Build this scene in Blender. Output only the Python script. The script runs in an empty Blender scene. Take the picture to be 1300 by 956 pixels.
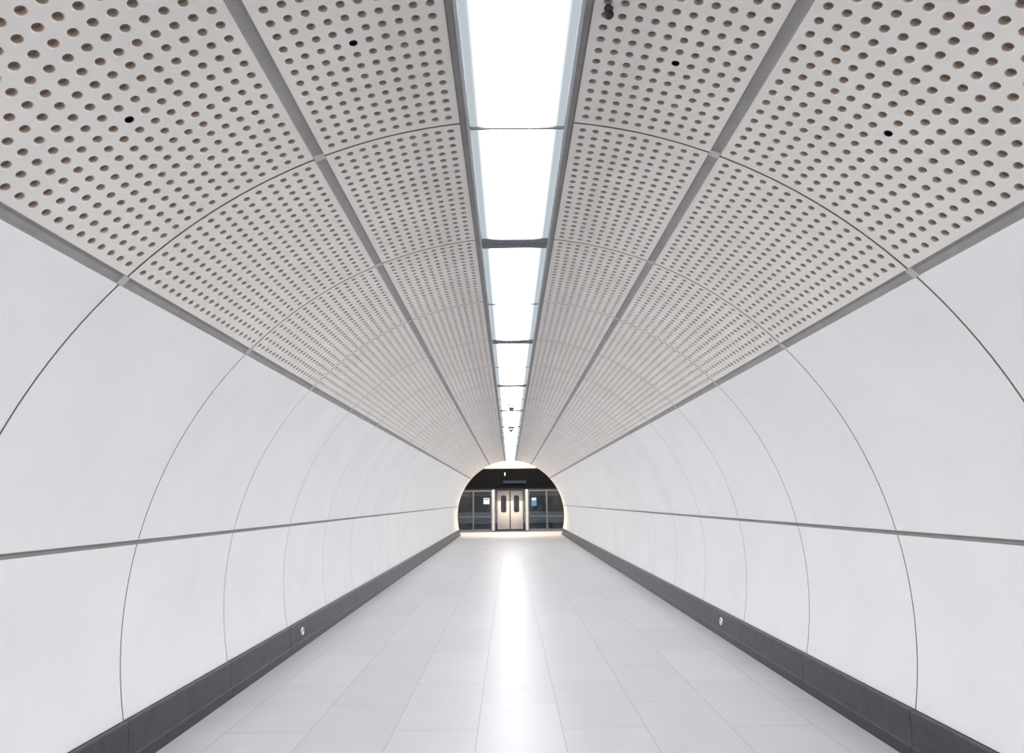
import bpy, bmesh, numpy as np, random
from math import *
from mathutils import Matrix, Vector
random.seed(3)
sc=bpy.context.scene
sc.view_settings.view_transform='Standard'
COL=sc.collection
R=2.426; CZ=0.877; Z0=2.7909; DZ=1.4457
I0=-5; I1=19
YS=Z0+I0*DZ; YE=Z0+I1*DZ
D=pi/180
A2=23.05*D; A1=48.14*D; AJ=80.55*D; AS=104.6*D
AL=asin(.243/R)

# ---------------- materials ----------------
def newmat(name,col,rough=.5,metal=0,spec=.5):
    m=bpy.data.materials.new(name); m.use_nodes=True
    b=m.node_tree.nodes['Principled BSDF']
    b.inputs['Base Color'].default_value=(*col,1)
    b.inputs['Roughness'].default_value=rough
    b.inputs['Metallic'].default_value=metal
    b.inputs['Specular IOR Level'].default_value=spec
    return m
def mottle(m,c1,c2,scale=1.2,detail=6,bump=0.0,bscale=60,c3=None):
    nt=m.node_tree;N=nt.nodes;L=nt.links;b=N['Principled BSDF']
    tc=N.new('ShaderNodeTexCoord')
    n=N.new('ShaderNodeTexNoise');n.inputs['Scale'].default_value=scale;n.inputs['Detail'].default_value=detail
    n.inputs['Roughness'].default_value=.65
    L.new(tc.outputs['Object'],n.inputs['Vector'])
    r=N.new('ShaderNodeValToRGB')
    r.color_ramp.elements[0].position=.3;r.color_ramp.elements[1].position=.68
    r.color_ramp.elements[0].color=(*c1,1);r.color_ramp.elements[1].color=(*c2,1)
    L.new(n.outputs['Fac'],r.inputs['Fac']);L.new(r.outputs['Color'],b.inputs['Base Color'])
    if bump:
        n2=N.new('ShaderNodeTexNoise');n2.inputs['Scale'].default_value=bscale;n2.inputs['Detail'].default_value=4
        L.new(tc.outputs['Object'],n2.inputs['Vector'])
        bp=N.new('ShaderNodeBump');bp.inputs['Strength'].default_value=bump;bp.inputs['Distance'].default_value=.002
        L.new(n2.outputs['Fac'],bp.inputs['Height']);L.new(bp.outputs['Normal'],b.inputs['Normal'])
    return m
M_wall=mottle(newmat('white_concrete_cladding',(.8,.8,.8),.42),(.815,.81,.81),(.88,.872,.875),1.1,7,.25)
M_ceil=mottle(newmat('perforated_concrete',(.7,.67,.63),.6),(.76,.715,.675),(.83,.79,.755),2.0,7,.25)
M_holew=newmat('hole_side',(.60,.50,.43),.8)
M_holeb=newmat('hole_fleece',(.29,.225,.18),.95,0,.1)
M_black=newmat('black_fixing',(.01,.01,.012),.5)
M_seam=newmat('seam_sealant',(.38,.31,.24),.9,0,.1)
M_trim=mottle(newmat('grey_channel',(.3,.3,.3),.45),(.28,.265,.25),(.35,.335,.32),5,4)
M_clip=newmat('channel_clip',(.50,.48,.46),.5)
M_skirt=mottle(newmat('dark_granite_skirting',(.06,.06,.07),.35,0,.35),(.034,.036,.043),(.06,.062,.071),9,5)
M_skirt2=newmat('skirting_toe',(.022,.023,.028),.35)
M_chrome=newmat('brushed_steel',(.75,.75,.77),.25,1)
M_darkmetal=newmat('dark_metal',(.05,.052,.06),.4,.3)
M_lampgrey=newmat('lamp_housing',(.42,.44,.47),.5)
M_bar=newmat('lamp_end_plate',(.12,.13,.15),.5)
M_bar2=newmat('lamp_divider',(.25,.24,.23),.5)
M_whitepl=newmat('white_plastic',(.8,.8,.8),.35)

def emis_mat(name,fn_col,strength):
    m=bpy.data.materials.new(name);m.use_nodes=True
    nt=m.node_tree;nt.nodes.clear()
    o=nt.nodes.new('ShaderNodeOutputMaterial');e=nt.nodes.new('ShaderNodeEmission')
    e.inputs['Color'].default_value=(*fn_col,1);e.inputs['Strength'].default_value=strength
    nt.links.new(e.outputs[0],o.inputs[0]);return m
M_emit=emis_mat('lamp_diffuser',(.92,.965,1.0),5.0)
# opal cover: brightest over the tubes, dimmer and cooler toward its long edges
nt=M_emit.node_tree
tc=nt.nodes.new('ShaderNodeTexCoord');sx=nt.nodes.new('ShaderNodeSeparateXYZ');ab=nt.nodes.new('ShaderNodeMath');ab.operation='ABSOLUTE'
mr=nt.nodes.new('ShaderNodeMapRange');mr.interpolation_type='SMOOTHSTEP'
mr.inputs['From Min'].default_value=.05;mr.inputs['From Max'].default_value=.20
mr.inputs['To Min'].default_value=23.0;mr.inputs['To Max'].default_value=.60
nt.links.new(tc.outputs['Object'],sx.inputs[0]);nt.links.new(sx.outputs['X'],ab.inputs[0]);nt.links.new(ab.outputs[0],mr.inputs['Value'])
em=[n for n in nt.nodes if n.type=='EMISSION'][0];nt.links.new(mr.outputs[0],em.inputs['Strength'])
cm=nt.nodes.new('ShaderNodeMapRange');cm.inputs['From Min'].default_value=.14;cm.inputs['From Max'].default_value=.2
nt.links.new(ab.outputs[0],cm.inputs['Value'])
cx=nt.nodes.new('ShaderNodeMix');cx.data_type='RGBA';cx.inputs['A'].default_value=(.93,.97,1,1);cx.inputs['B'].default_value=(.84,.94,1,1)
nt.links.new(cm.outputs[0],cx.inputs['Factor']);nt.links.new(cx.outputs['Result'],em.inputs['Color'])

# floor tiles
M_floor=newmat('floor_tiles',(.6,.6,.65),.33)
nt=M_floor.node_tree;N=nt.nodes;L=nt.links;b=N['Principled BSDF']
tc=N.new('ShaderNodeTexCoord');mp=N.new('ShaderNodeMapping')
L.new(tc.outputs['Object'],mp.inputs['Vector'])
mp.inputs['Rotation'].default_value=(0,0,pi/2)
mp.inputs['Location'].default_value=(0.3,.285,0)
bk=N.new('ShaderNodeTexBrick')
bk.inputs['Scale'].default_value=1;bk.inputs['Brick Width'].default_value=1.14;bk.inputs['Row Height'].default_value=.57
bk.inputs['Mortar Size'].default_value=.004;bk.inputs['Mortar Smooth'].default_value=.3;bk.inputs['Bias'].default_value=0
bk.inputs['Color1'].default_value=(.555,.54,.56,1);bk.inputs['Color2'].default_value=(.595,.58,.60,1);bk.inputs['Mortar'].default_value=(.41,.385,.39,1)
L.new(mp.outputs[0],bk.inputs['Vector'])
ns=N.new('ShaderNodeTexNoise');ns.inputs['Scale'].default_value=3;ns.inputs['Detail'].default_value=8;L.new(tc.outputs['Object'],ns.inputs['Vector'])
mx=N.new('ShaderNodeMix');mx.data_type='RGBA';mx.blend_type='MULTIPLY';mx.inputs['Factor'].default_value=.16
L.new(bk.outputs['Color'],mx.inputs['A']);L.new(ns.outputs['Fac'],mx.inputs['B']);L.new(mx.outputs['Result'],b.inputs['Base Color'])
rr=N.new('ShaderNodeMapRange');rr.inputs['To Min'].default_value=.31;rr.inputs['To Max'].default_value=.46;L.new(ns.outputs['Fac'],rr.inputs['Value']);L.new(rr.outputs[0],b.inputs['Roughness'])
b.inputs['Specular IOR Level'].default_value=.4
bp=N.new('ShaderNodeBump');bp.inputs['Strength'].default_value=.25;bp.inputs['Distance'].default_value=.002;bp.invert=True
L.new(bk.outputs['Fac'],bp.inputs['Height']);L.new(bp.outputs['Normal'],b.inputs['Normal'])

# ---------------- mesh builder ----------------
class MB:
    def __init__(s): s.V=[];s.n=0;s.F=[];s.S=[];s.MI=[];s.SM=[]
    def add(s,v,faces,mi,smooth=False):
        v=np.asarray(v,dtype=np.float64).reshape(-1,3);base=s.n;s.V.append(v);s.n+=len(v)
        for f in faces:
            s.F.append(np.asarray(f)+base);s.S.append(len(f));s.MI.append(mi);s.SM.append(smooth)
    def addarr(s,v,F,mi,smooth=False):
        v=v.reshape(-1,3);base=s.n;s.V.append(v);s.n+=len(v)
        s.F.append((F+base).ravel());k=F.shape[1]
        s.S+= [k]*len(F); s.MI+= (list(mi) if hasattr(mi,'__len__') else [mi]*len(F)); s.SM+=[smooth]*len(F)
    def build(s,name,mats):
        V=np.concatenate(s.V);F=np.concatenate(s.F).astype(np.int32)
        S=np.array(s.S,dtype=np.int32);st=np.concatenate([[0],np.cumsum(S)[:-1]]).astype(np.int32)
        me=bpy.data.meshes.new(name)
        me.vertices.add(len(V));me.vertices.foreach_set('co',V.astype(np.float32).ravel())
        me.loops.add(len(F));me.loops.foreach_set('vertex_index',F)
        me.polygons.add(len(S));me.polygons.foreach_set('loop_start',st)
        for m in mats: me.materials.append(m)
        me.polygons.foreach_set('material_index',np.array(s.MI,dtype=np.int32))
        me.polygons.foreach_set('use_smooth',np.array(s.SM,dtype=bool))
        me.update(calc_edges=True);me.validate()
        o=bpy.data.objects.new(name,me);COL.objects.link(o);return o
def cyl(a,y,r):  # a from top, signed
    return np.stack([r*np.sin(a),y,CZ+r*np.cos(a)],-1)
def gridF(nu,nv):
    i=np.arange(nu-1)[:,None]*nv+np.arange(nv-1)[None]
    i=i.ravel();return np.stack([i,i+nv,i+nv+1,i+1],-1)
def arc(mb,a0,a1,y0,y1,r,n,mi,smooth=True):
    a=np.linspace(a0,a1,n+1);A,Y=np.meshgrid(a,np.array([y0,y1]),indexing='ij')
    mb.addarr(cyl(A,Y,r),gridF(n+1,2),mi,smooth)
def plate(mb,a0,a1,y0,y1,n,mi,r=R,th=.022,ch=.002):
    e=ch/r
    s_=1 if a1>a0 else -1
    b0,b1=a0+s_*e,a1-s_*e
    arc(mb,b0,b1,y0+ch,y1-ch,r,n,mi,True)
    rc=r+ch*.8
    a=np.linspace(b0,b1,n+1)
    for yi,yo in ((y0+ch,y0),(y1-ch,y1)):
        V=np.stack([cyl(a,np.full(a.shape,yi),r),cyl(a,np.full(a.shape,yo),rc)],1)
        mb.addarr(V,gridF(len(a),2),mi)
        V=np.stack([cyl(a,np.full(a.shape,yo),rc),cyl(a,np.full(a.shape,yo),r+th)],1)
        mb.addarr(V,gridF(len(a),2),1)
    for ai,ao in ((b0,a0),(b1,a1)):
        y=np.array([y0,y1])
        V=np.stack([cyl(np.full(2,ai),y,r),cyl(np.full(2,ao),y,rc),cyl(np.full(2,ao),y,r+th)],1)
        mb.addarr(V,gridF(2,3),mi)
def perf(mb,sgn,a0,a1,y0,y1,nc,pc,nr,pr,rad,seg,black=None,depth=.02):
    u0=a0*R;u1=a1*R;mu=(u1-u0-nc*pc)/2;mv=(y1-y0-nr*pr)/2
    off=(15*D if seg==12 else 0)
    t=off+np.arange(seg)*2*pi/seg
    c,s=np.cos(t),np.sin(t);m=np.maximum(abs(c),abs(s))
    sq=np.stack([c/m*pc/2,s/m*pr/2],-1);ci=np.stack([c,s],-1)
    cu=u0+mu+(np.arange(nc)+.5)*pc;cv=y0+mv+(np.arange(nr)+.5)*pr
    CU,CV=np.meshgrid(cu,cv,indexing='ij');C=np.stack([CU.ravel(),CV.ravel()],-1);n=len(C)
    rings=[(sq,0),(ci*(rad+.0025),0),(ci*rad,.0025),(ci*rad*.93,depth)]
    P=[]
    for q,dd in rings:
        uv=C[:,None,:]+q[None]
        P.append(cyl(sgn*uv[...,0]/R,uv[...,1],R+dd))
    P=np.stack(P,1)
    k=np.arange(seg);k2=(k+1)%seg
    base=(np.arange(n)*4*seg)[:,None]
    bi=-1
    if black is not None: bi=int(np.argmin((C[:,0]-black[0])**2+(C[:,1]-black[1])**2))
    MI=[]
    for j in range(3):
        F=np.stack([base+j*seg+k,base+j*seg+k2,base+(j+1)*seg+k2,base+(j+1)*seg+k],-1).reshape(-1,4)
        Fall=F if j==0 else np.concatenate([Fall,F])
        mi_=[1 if j==2 else 0]*len(F)
        if j==2 and bi>=0:
            for q in range(seg): mi_[bi*seg+q]=3
        MI+=mi_
    b0=mb.n
    mb.addarr(P.reshape(-1,3),Fall,MI)
    Fb=(np.arange(n)*4*seg)[:,None]+3*seg+k[None]
    mb.F.append((Fb+b0).ravel());mb.S+=[seg]*n;mb.SM+=[False]*n
    mb.MI+=[3 if q==bi else 2 for q in range(n)]
    def patch(ua,ub,va,vb,nn):
        a=np.linspace(ua,ub,nn+1);A,Y=np.meshgrid(a,np.array([va,vb]),indexing='ij')
        mb.addarr(cyl(sgn*A/R,Y,R),gridF(nn+1,2),0)
    patch(u0,u0+mu,y0,y1,1);patch(u1-mu,u1,y0,y1,1)
    patch(u0+mu,u1-mu,y0,y0+mv,nc);patch(u0+mu,u1-mu,y1-mv,y1,nc)
    for yy in (y0,y1):
        a=np.linspace(u0,u1,9)/R*sgn;A,Q=np.meshgrid(a,np.array([R,R+.022]),indexing='ij');mb.addarr(cyl(A,np.full(A.shape,yy),Q),gridF(9,2),4)
    for aa in (a0,a1):
        Y,Q=np.meshgrid(np.array([y0,y1]),np.array([R,R+.022]),indexing='ij');mb.addarr(cyl(np.full(Y.shape,aa*sgn),Y,Q),gridF(2,2),0)

def struct(o): o['kind']='structure';return o
g=.006
hb=.027/R   # half width of grey channels
# ceiling
mb=MB()
for i in range(I0,I1):
    y0=Z0+i*DZ+g;y1=Z0+(i+1)*DZ-g
    seg=12 if -2<=i<6 else 8
    fx=(i+1)%4==0     # rings with one dark fixing hole in the middle of each panel
    for s in (-1,1):
        yc=y0+(.75 if s<0 else .85)
        perf(mb,s,AL+.036/R,A2-hb,y0,y1,10,.0635,21,.0665,.0166,seg,(.625,yc+.04) if fx else None)
        perf(mb,s,A2+hb,A1-hb,y0,y1,15,.0650,21,.0665,.0166,seg,(1.51,yc-.02) if fx else None)
for s in (-1,1):
    arc(mb,s*(AL-.002),s*(A1),YS,YE,R+.024,24,4)
struct(mb.build('ceiling',[M_ceil,M_holew,M_holeb,M_black,M_seam]))
# walls
for s,nm in ((-1,'wall_left'),(1,'wall_right')):
    mb=MB();hj=.014/R
    for i in range(I0,I1):
        y0=Z0+i*DZ+g*.85;y1=Z0+(i+1)*DZ-g*.85
        plate(mb,s*(A1+hb),s*(AJ-hj),y0,y1,18,0)
        plate(mb,s*(AJ+hj),s*AS,y0,y1,12,0)
    arc(mb,s*A1,s*(AS+.12),YS,YE,R+.024,36,1)
    struct(mb.build(nm,[M_wall,M_seam]))
# grey channels
def channel(name,s,ac,half,depth=.008,clip=True,r=R,mat=None):
    mb=MB()
    for i in range(I0,I1):
        y0=Z0+i*DZ+.002;y1=Z0+(i+1)*DZ-.002
        h=half/r
        prof=[(-h,r+.020),(-h,r+.001),(-h*.86,r+.001),(-h*.78,r+depth),(h*.78,r+depth),(h*.86,r+.001),(h,r+.001),(h,r+.020)]
        for k in range(len(prof)-1):
            (p,q),(p2,q2)=prof[k],prof[k+1]
            v=[cyl(s*(ac+p),y0,q),cyl(s*(ac+p2),y0,q2),cyl(s*(ac+p2),y1,q2),cyl(s*(ac+p),y1,q)]
            mb.add(v,[(0,1,2,3)],0)
        if clip:
            w=.022;yc=Z0+i*DZ
            hh=h*.95
            top=r-.001;bot=r+.012
            v=[cyl(s*(ac+p),yc+q,rr_) for rr_ in (top,bot) for p,q in ((-hh,-w),(hh,-w),(hh,w),(-hh,w))]
            mb.add(v,[(0,1,2,3),(0,4,5,1),(1,5,6,2),(2,6,7,3),(3,7,4,0)],1)
    return struct(mb.build(name,[mat or M_trim,M_clip]))
k=1
for s in (-1,1):
    channel('trim_%d'%k,s,A1,.026);k+=1
    channel('trim_%d'%k,s,A2,.026);k+=1
    channel('trim_%d'%k,s,AL+.018/R,.017,clip=False);k+=1
    channel('trim_%d'%k,s,AJ,.0135,.012,clip=False);k+=1

# floor
def boxmesh(name,parts,mats,bev=0.0):
    bm=bmesh.new()
    for (x0,x1,y0,y1,z0,z1,mi) in parts:
        r=bmesh.ops.create_cube(bm,size=1)
        vs=r['verts']
        for v in vs: v.co=Vector(((x0+x1)/2+v.co.x*(x1-x0),(y0+y1)/2+v.co.y*(y1-y0),(z0+z1)/2+v.co.z*(z1-z0)))
        fs={f for v in vs for f in v.link_faces}
        for f in fs: f.material_index=mi
        if bev:
            es={e for v in vs for e in v.link_edges}
            bmesh.ops.bevel(bm,geom=list(es),offset=bev,segments=2,affect='EDGES',profile=.5)
    me=bpy.data.meshes.new(name);bm.to_mesh(me);bm.free()
    for m in mats: me.materials.append(m)
    o=bpy.data.objects.new(name,me);COL.objects.link(o);return o
YP=YE+3.3   # screen line
struct(boxmesh('floor',[(-2.34,2.34,YS,YE+.0,-.1,0,0),(-8,8,YE,YP+.9,-.1,0,0)],[M_floor]))
# skirting
for s,nm in ((-1,'baseboard_left'),(1,'baseboard_right')):
    mb=MB()
    prof=[(2.350,.262,0),(2.322,.266,0),(2.312,.258,0),(2.300,.075,0),(2.286,.066,1),(2.280,.0,1)]
    for i in range(I0,I1):
        y0=Z0+i*DZ+.0025;y1=Z0+(i+1)*DZ-.0025
        for a,b_ in zip(prof[:-1],prof[1:]):
            v=[(s*a[0],y0,a[1]),(s*b_[0],y0,b_[1]),(s*b_[0],y1,b_[1]),(s*a[0],y1,a[1])]
            mb.add(v,[(0,1,2,3)],a[2])
        for yy in (y0,y1):
            mb.add([(s*a[0],yy,a[1]) for a in prof]+[(s*2.36,yy,0)],[tuple(range(len(prof)+1))],0)
    mb.add([(s*2.33,YS,.255),(s*2.31,YS,0),(s*2.31,YE,0),(s*2.33,YE,.255)],[(0,1,2,3)],2)
    struct(mb.build(nm,[M_skirt,M_skirt2,M_black]))

# ---------------- helpers for things ----------------
def setlab(o,label,cat,group=None):
    o['label']=label;o['category']=cat
    if group:o['group']=group
def empty(name,loc):
    e=bpy.data.objects.new(name,None);e.location=loc;e.empty_display_size=.1;COL.objects.link(e);return e
def lathe(name,prof,mat,seg=32,smooth=True):
    bm=bmesh.new();rings=[]
    for r_,z in prof:
        if r_<1e-6: rings.append([bm.verts.new((0,0,z))])
        else: rings.append([bm.verts.new((r_*cos(2*pi*k/seg),r_*sin(2*pi*k/seg),z)) for k in range(seg)])
    for a,b_ in zip(rings[:-1],rings[1:]):
        for k in range(seg):
            k2=(k+1)%seg
            if len(a)==1: bm.faces.new((a[0],b_[k],b_[k2]))
            elif len(b_)==1: bm.faces.new((a[k],a[k2],b_[0]))
            else: bm.faces.new((a[k],a[k2],b_[k2],b_[k]))
    for f in bm.faces:f.smooth=smooth
    bmesh.ops.recalc_face_normals(bm,faces=bm.faces)
    me=bpy.data.meshes.new(name);bm.to_mesh(me);bm.free();me.materials.append(mat)
    o=bpy.data.objects.new(name,me);COL.objects.link(o);return o
def extr(name,prof,y0,y1,mat,closed=False):
    mb=MB()
    n=len(prof)
    for k in range(n-1+(1 if closed else 0)):
        a,b_=prof[k],prof[(k+1)%n]
        mb.add([(a[0],y0,a[1]),(b_[0],y0,b_[1]),(b_[0],y1,b_[1]),(a[0],y1,a[1])],[(0,1,2,3)],0)
    if closed:
        for yy in (y0,y1): mb.add([(p[0],yy,p[1]) for p in prof],[tuple(range(n))],0)
    return mb.build(name,[mat])

# ---------------- ceiling lights ----------------
ZL=3.2585
LEN=2*DZ
bar=.08
housing_prof=[(-.243,.0),(-.243,.075),(.243,.075),(.243,.0),(.231,-.001),(.227,.004),(.227,.05),(-.227,.05),(-.227,.004),(-.231,-.001)]
housing=extr('housing',housing_prof,-LEN/2+.003,LEN/2-.003,M_lampgrey,closed=True)
dprof=[(-.226,.006),(.226,.006)]
divider=boxmesh('divider',[(-.2265,.2265,-.008,.008,-.003,.03,0)],[M_bar2],.001)
def plate_end(y0,y1): return boxmesh('end_plate',[(-.2265,.2265,y0,y1,-.004,.03,0)],[M_bar],.002)
dA=extr('diffuser',dprof,-LEN/2+bar,-.007,M_emit);dB=extr('diffuser',dprof,.007,LEN/2-bar,M_emit)
eA=plate_end(-LEN/2+.002,-LEN/2+bar);eB=plate_end(LEN/2-bar,LEN/2-.002)
parts=[housing,dA,dB,divider,eA,eB]
for n_,j in enumerate(range(-3,19,2)):
    yc=Z0+(j+1)*DZ
    e=empty('ceiling_light',(0,yc,ZL))
    setlab(e,'long flush white light strip set between grey channels of vault','ceiling light','light strips along the tunnel crown')
    for p in parts:
        q=p if n_==0 else p.copy()
        if n_: COL.objects.link(q)
        q.parent=e
# ---------------- sensors below the light line ----------------
for n_,(yy) in enumerate((12.0,15.9)):
    e=empty('dome_camera',(0,yy,ZL-.003))
    setlab(e,'small round dome camera hanging below the light strip','security camera','dome cameras under the light strip')
    if n_==0:
        P0=[lathe('mounting_plate',[(0,0),(.09,0),(.09,-.015),(.07,-.022),(0,-.022)],M_lampgrey),
           lathe('camera_body',[(0,-.022),(.06,-.023),(.07,-.03),(.07,-.065),(.065,-.07),(0,-.07)],M_lampgrey),
           lathe('dome',[(.058,-.069),(.055,-.085),(.044,-.1),(.025,-.112),(0,-.116)],M_darkmetal)]
    for p in P0:
        q=p if n_==0 else p.copy()
        if n_:COL.objects.link(q)
        q.parent=e
# small dark sensor near the first light
a=.335/R
pz=CZ+R*cos(a)
e=empty('ceiling_sensor',(R*sin(a),2.03,pz))
setlab(e,'tiny black sensor on stem fixed beside light channel','sensor')
b1=lathe('base',[(0,.004),(.017,.004),(.017,-.006),(.01,-.01),(.006,-.02),(0,-.02)],M_darkmetal,24);b1.parent=e
b2=lathe('sensor_head',[(0,-.016),(.012,-.018),(.018,-.026),(.018,-.034),(.012,-.042),(0,-.045)],M_black,24);b2.parent=e
# ---------------- skirting sockets ----------------
for n_,(s,yy) in enumerate(((-1,7.5),(1,7.75))):
    e=empty('skirting_socket',(s*2.306,yy,.16))
    setlab(e,'round steel socket cover with dark centre on skirting','socket','round sockets on the dark skirting')
    e.rotation_euler=(0,-s*(pi/2-.065),0)
    if n_==0:
        P0=[lathe('rim',[(.024,.001),(.026,.01),(.036,.012),(.043,.006),(.044,-.004)],M_chrome,36),
            lathe('cover',[(0,.005),(.018,.005),(.0245,.001)],M_darkmetal,36),
            lathe('lock_pin',[(0,.012),(.006,.012),(.008,.008),(.008,.003)],M_chrome,16)]
    for p in P0:
        q=p if n_==0 else p.copy()
        if n_:COL.objects.link(q)
        q.parent=e

# ---------------- platform beyond ----------------
M_dark=newmat('dark_soffit',(.004,.004,.005),.8,0,.03)
M_hb=newmat('header_edge',(.015,.015,.017),.6,0,.1)
M_cream=newmat('platform_ceiling',(.75,.70,.6),.6)
mb=MB()
a=np.linspace(-1.95,1.95,73)
for r0,r1,y0,y1,mi in ((R-.001,R+.06,YE,YE,0),(R-.001,R-.001,YE,YE+.12,0),(R-.001,R+6,YE+.12,YE+.12,1)):
    V=np.stack([cyl(a,np.full(a.shape,y0),r0),cyl(a,np.full(a.shape,y1),r1)],1)
    mb.addarr(V,gridF(len(a),2),mi,True)
struct(mb.build('wall_end',[M_clip,M_wall]))
struct(boxmesh('wall_platform',[(-8,8,YP+3.2,YP+3.3,-1,5,0),(-8.1,-8,YE,YP+3.3,-1,5,0),(8,8.1,YE,YP+3.3,-1,5,0)],[M_dark]))
struct(boxmesh('ceiling_platform',[(-8,8,YE+.13,YP+3.3,4.6,4.7,0)],[M_cream]))
e=boxmesh('door_header',[(-7.9,7.9,YP-.05,YP+.35,2.06,3.12,0),(-7.9,7.9,YP-.08,YP-.05,2.06,2.11,1),(-7.9,7.9,YP-.07,YP-.05,3.05,3.12,1)],[M_dark,M_hb],.004)
setlab(e,'long black header beam above glass platform screen','beam')
M_cre2=newmat('upper_lining',(.85,.80,.7),.6)
struct(boxmesh('trim_9',[(-7.9,7.9,YP+.0,YP+.3,3.125,4.6,0)],[M_cre2]))
M_blue=newmat('display_blue',(.01,.016,.035),.6,0,.1)
e=empty('information_display',(.22,YP-.1,2.42));setlab(e,'dark blue information display mounted on header beam','display')
q=boxmesh('casing',[(-.6,.6,-.05,.03,-.08,.08,0)],[newmat('display_casing',(.012,.013,.018),.7,0,.1)],.01);q.parent=e
q=boxmesh('screen',[(-.55,.55,-.056,-.05,-.06,.06,0)],[M_blue],0);q.parent=e
e=empty('header_lamp',(-.28,YP-.13,2.82));setlab(e,'tiny white lamp fixed on black header','lamp')
q=boxmesh('casing',[(-.025,.025,-.02,.06,-.08,.08,0)],[M_whitepl],.006);q.parent=e
q=boxmesh('lens',[(-.018,.018,-.026,-.019,-.065,.065,0)],[emis_mat('lamp_lens',(1,1,1),1.5)],0);q.parent=e

def glassmat(name,col,ior):
    M=bpy.data.materials.new(name);M.use_nodes=True
    nt=M.node_tree;nt.nodes.clear();o=nt.nodes.new('ShaderNodeOutputMaterial')
    t=nt.nodes.new('ShaderNodeBsdfTransparent');t.inputs[0].default_value=(*col,1);gl=nt.nodes.new('ShaderNodeBsdfGlossy');gl.inputs['Roughness'].default_value=.03
    mxs=nt.nodes.new('ShaderNodeMixShader');fr=nt.nodes.new('ShaderNodeFresnel');fr.inputs[0].default_value=ior
    nt.links.new(fr.outputs[0],mxs.inputs[0]);nt.links.new(t.outputs[0],mxs.inputs[1]);nt.links.new(gl.outputs[0],mxs.inputs[2]);nt.links.new(mxs.outputs[0],o.inputs[0])
    return M
M_glass=glassmat('screen_glass',(.75,.8,.84),1.45)
M_clear=glassmat('door_glass',(.97,.97,.97),1.25)
M_steel=newmat('door_frame_steel',(.42,.42,.44),.35,.3)
M_trainw=newmat('train_white',(.9,.85,.80),.4)
M_traing=newmat('train_grey',(.30,.31,.34),.4)
M_tglass=newmat('train_window',(.012,.014,.018),.1)
M_navy=newmat('navy_band',(.02,.03,.10),.3)
M_post=newmat('notice_blue',(.05,.12,.28),.4)
M_pale=newmat('notice_paper',(.42,.43,.45),.5)
M_mull=newmat('screen_mullion',(.12,.125,.14),.4,.3)
DX=-.03   # door centre x
W=.92
def panel(x0,x1,lab):
    e=empty('platform_screen_panel',((x0+x1)/2,YP,0));h=(x1-x0)/2
    setlab(e,lab,'glass screen','glazed platform screen panels')
    q=boxmesh('frame',[(-h,-h+.035,-.03,.03,0,2.05,0),(h-.035,h,-.03,.03,0,2.05,0),(-h+.035,h-.035,-.03,.03,0,.12,0),(-h+.035,h-.035,-.03,.03,1.97,2.05,0),(-h+.035,h-.035,-.025,.025,.72,.75,0)],[M_mull],.004);q.parent=e
    q=boxmesh('glass_pane',[(-h+.035,h-.035,-.006,.006,.12,1.97,0)],[M_glass]);q.parent=e
for s in (-1,1):
    x=DX+s*.94
    for j in range(5):
        x0,x1=sorted((x+s*j*W,x+s*(j+1)*W-s*.01))
        panel(x0,x1,'tall dark-framed glass platform screen panel beside train doors')
for s in (-1,1):
    e=empty('door_post',(DX+s*.845,YP-.02,0));setlab(e,'brushed steel post beside the platform screen door','post','steel posts framing the platform door')
    q=boxmesh('column',[(-.07,.07,-.07,.07,0,2.05,0)],[M_steel],.01);q.parent=e
    q=boxmesh('foot_plate',[(-.08,.08,-.08,.08,0,.06,0)],[M_darkmetal],.005);q.parent=e
for s in (-1,1):
    e=empty('platform_screen_door',(DX+s*.385,YP,0));h=.375
    setlab(e,'sliding glass platform door with slim dark frame','sliding door','pair of sliding platform doors')
    q=boxmesh('frame',[(-h,-h+.02,-.02,.02,.02,2.04,0),(h-.02,h,-.02,.02,.02,2.04,0),(-h+.02,h-.02,-.02,.02,.02,.07,0),(-h+.02,h-.02,-.02,.02,2.0,2.04,0)],[M_darkmetal],.003);q.parent=e
    q=boxmesh('glass_pane',[(-h+.02,h-.02,-.005,.005,.07,2.0,0)],[M_clear]);q.parent=e
for s,x,z,wd,hg in ((-1,-1.22,1.5,.3,.3),(1,1.18,1.45,.26,.42)):
    e=empty('glass_notice',(x,YP-.02,z));setlab(e,'small blue and white notice stuck on screen glass','notice','notices on the platform screen glass')
    q=boxmesh('sheet',[(-wd/2,wd/2,-.003,.003,-hg/2,hg/2,0)],[M_pale if s<0 else M_post]);q.parent=e
    q=boxmesh('printed_band',[(-wd/2+.03,wd/2-.03,-.0045,-.003,hg/6,hg/2-.04,0)],[M_post if s<0 else M_pale]);q.parent=e
# train
YT=YP+.5
e=empty('train_carriage',(DX,YT,0));setlab(e,'pale train carriage with closed double doors behind glass screen','train')
def rounded_rect(w,h,r,n=6):
    P=[]
    for cx,cz,a0 in ((w/2-r,h/2-r,0),(-w/2+r,h/2-r,90),(-w/2+r,-h/2+r,180),(w/2-r,-h/2+r,270)):
        for k in range(n+1):
            t=(a0+90*k/n)*D;P.append((cx+r*cos(t),cz+r*sin(t)))
    return P
body=boxmesh('body',[(-7.5,-.68,0,.1,.1,2.3,0),(.68,7.5,0,.1,.1,2.3,0),(-.68,.68,0,.1,2.0,2.3,0),(-7.5,-.75,-.005,0,.95,1.75,1),(.75,7.5,-.005,0,.95,1.75,1),(-7.5,-.68,-.006,0,.1,.4,2),(.68,7.5,-.006,0,.1,.4,2)],[M_traing,M_tglass,M_navy],0)
body.parent=e
roof=boxmesh('roof',[(-7.5,7.5,.0,2.2,2.3,2.36,0)],[M_dark],0);roof.parent=e
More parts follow.
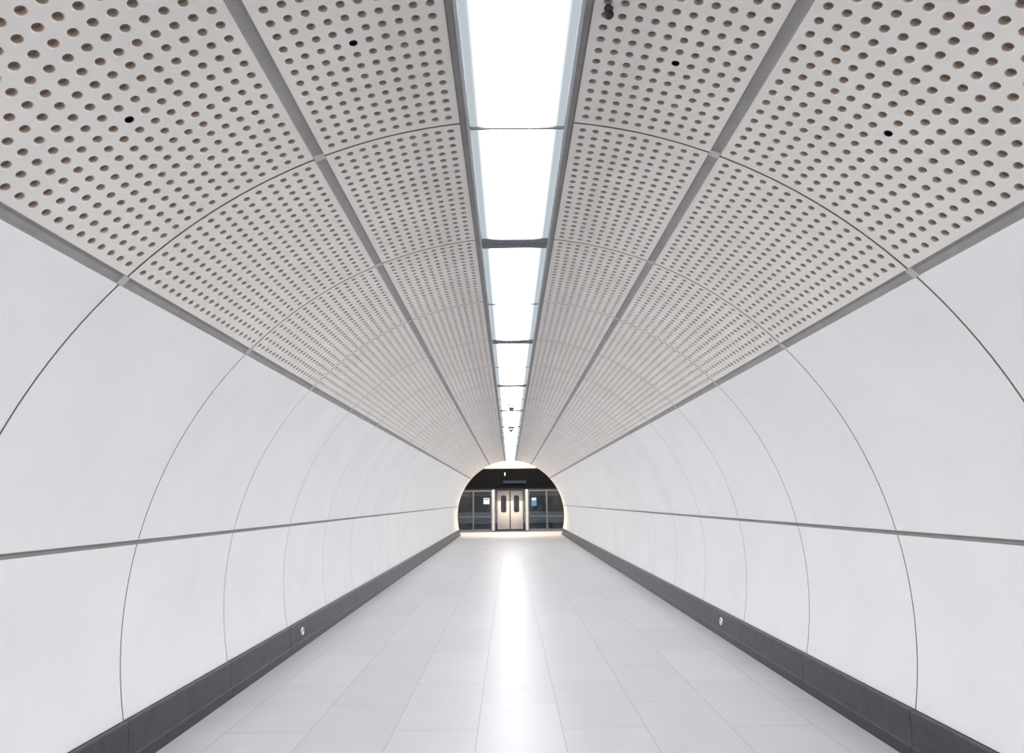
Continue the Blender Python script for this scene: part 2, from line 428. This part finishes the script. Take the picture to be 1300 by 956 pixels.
for s in (-1,1):
    d=boxmesh('door_leaf',[(s*.33-.325,s*.33+.325,.02,.08,.1,2.0,0)],[M_trainw],.01);d.parent=e
    d.name='door_leaf'
    mbw=MB();P=rounded_rect(.28,.85,.1)
    mbw.add([(s*.33+p[0],.008,1.35+p[1]) for p in P]+[(s*.33+p[0],.022,1.35+p[1]) for p in P],[tuple(range(len(P)))]+[(k,(k+1)%len(P),len(P)+(k+1)%len(P),len(P)+k) for k in range(len(P))],0)
    w=mbw.build('door_window',[M_tglass]);w.parent=d
    gs=boxmesh('edge_seal',[(s*.012-.006,s*.012+.006,.006,.03,.1,2.0,0)],[M_black],0);gs.parent=d

def area(name,loc,rot,sx_,sy_,pw,col):
    l=bpy.data.lights.new(name,'AREA');l.shape='RECTANGLE';l.size=sx_;l.size_y=sy_;l.energy=pw;l.color=col
    o=bpy.data.objects.new(name,l);o.location=loc;o.rotation_euler=rot;COL.objects.link(o);return o
area('platform_lamp',(0,YE+1.0,4.2),(0.25,0,0),6,.25,520,(1,.89,.74))

# world
w=bpy.data.worlds.new('World');sc.world=w;w.use_nodes=True
w.node_tree.nodes['Background'].inputs[0].default_value=(.96,.95,1,1);w.node_tree.nodes['Background'].inputs[1].default_value=1.3

# camera
cam=bpy.data.cameras.new('Camera');co=bpy.data.objects.new('Camera',cam);COL.objects.link(co)
f,pi_,ya,ro=817.12,.2427,.0066,-.0120
fw=np.array([sin(ya)*cos(pi_),cos(ya)*cos(pi_),sin(pi_)])
r=np.cross(fw,[0,0,1.]);r/=np.linalg.norm(r);u=np.cross(r,fw)
r2=r*cos(ro)+u*sin(ro);u2=-r*sin(ro)+u*cos(ro)
m=Matrix(((r2[0],u2[0],-fw[0],-.055),(r2[1],u2[1],-fw[1],0),(r2[2],u2[2],-fw[2],1.5),(0,0,0,1)))
co.matrix_world=m
cam.sensor_width=36;cam.sensor_fit='HORIZONTAL';cam.lens=f/1300*36;cam.shift_y=-44.5/1300;cam.clip_start=.02;cam.clip_end=200
sc.camera=co
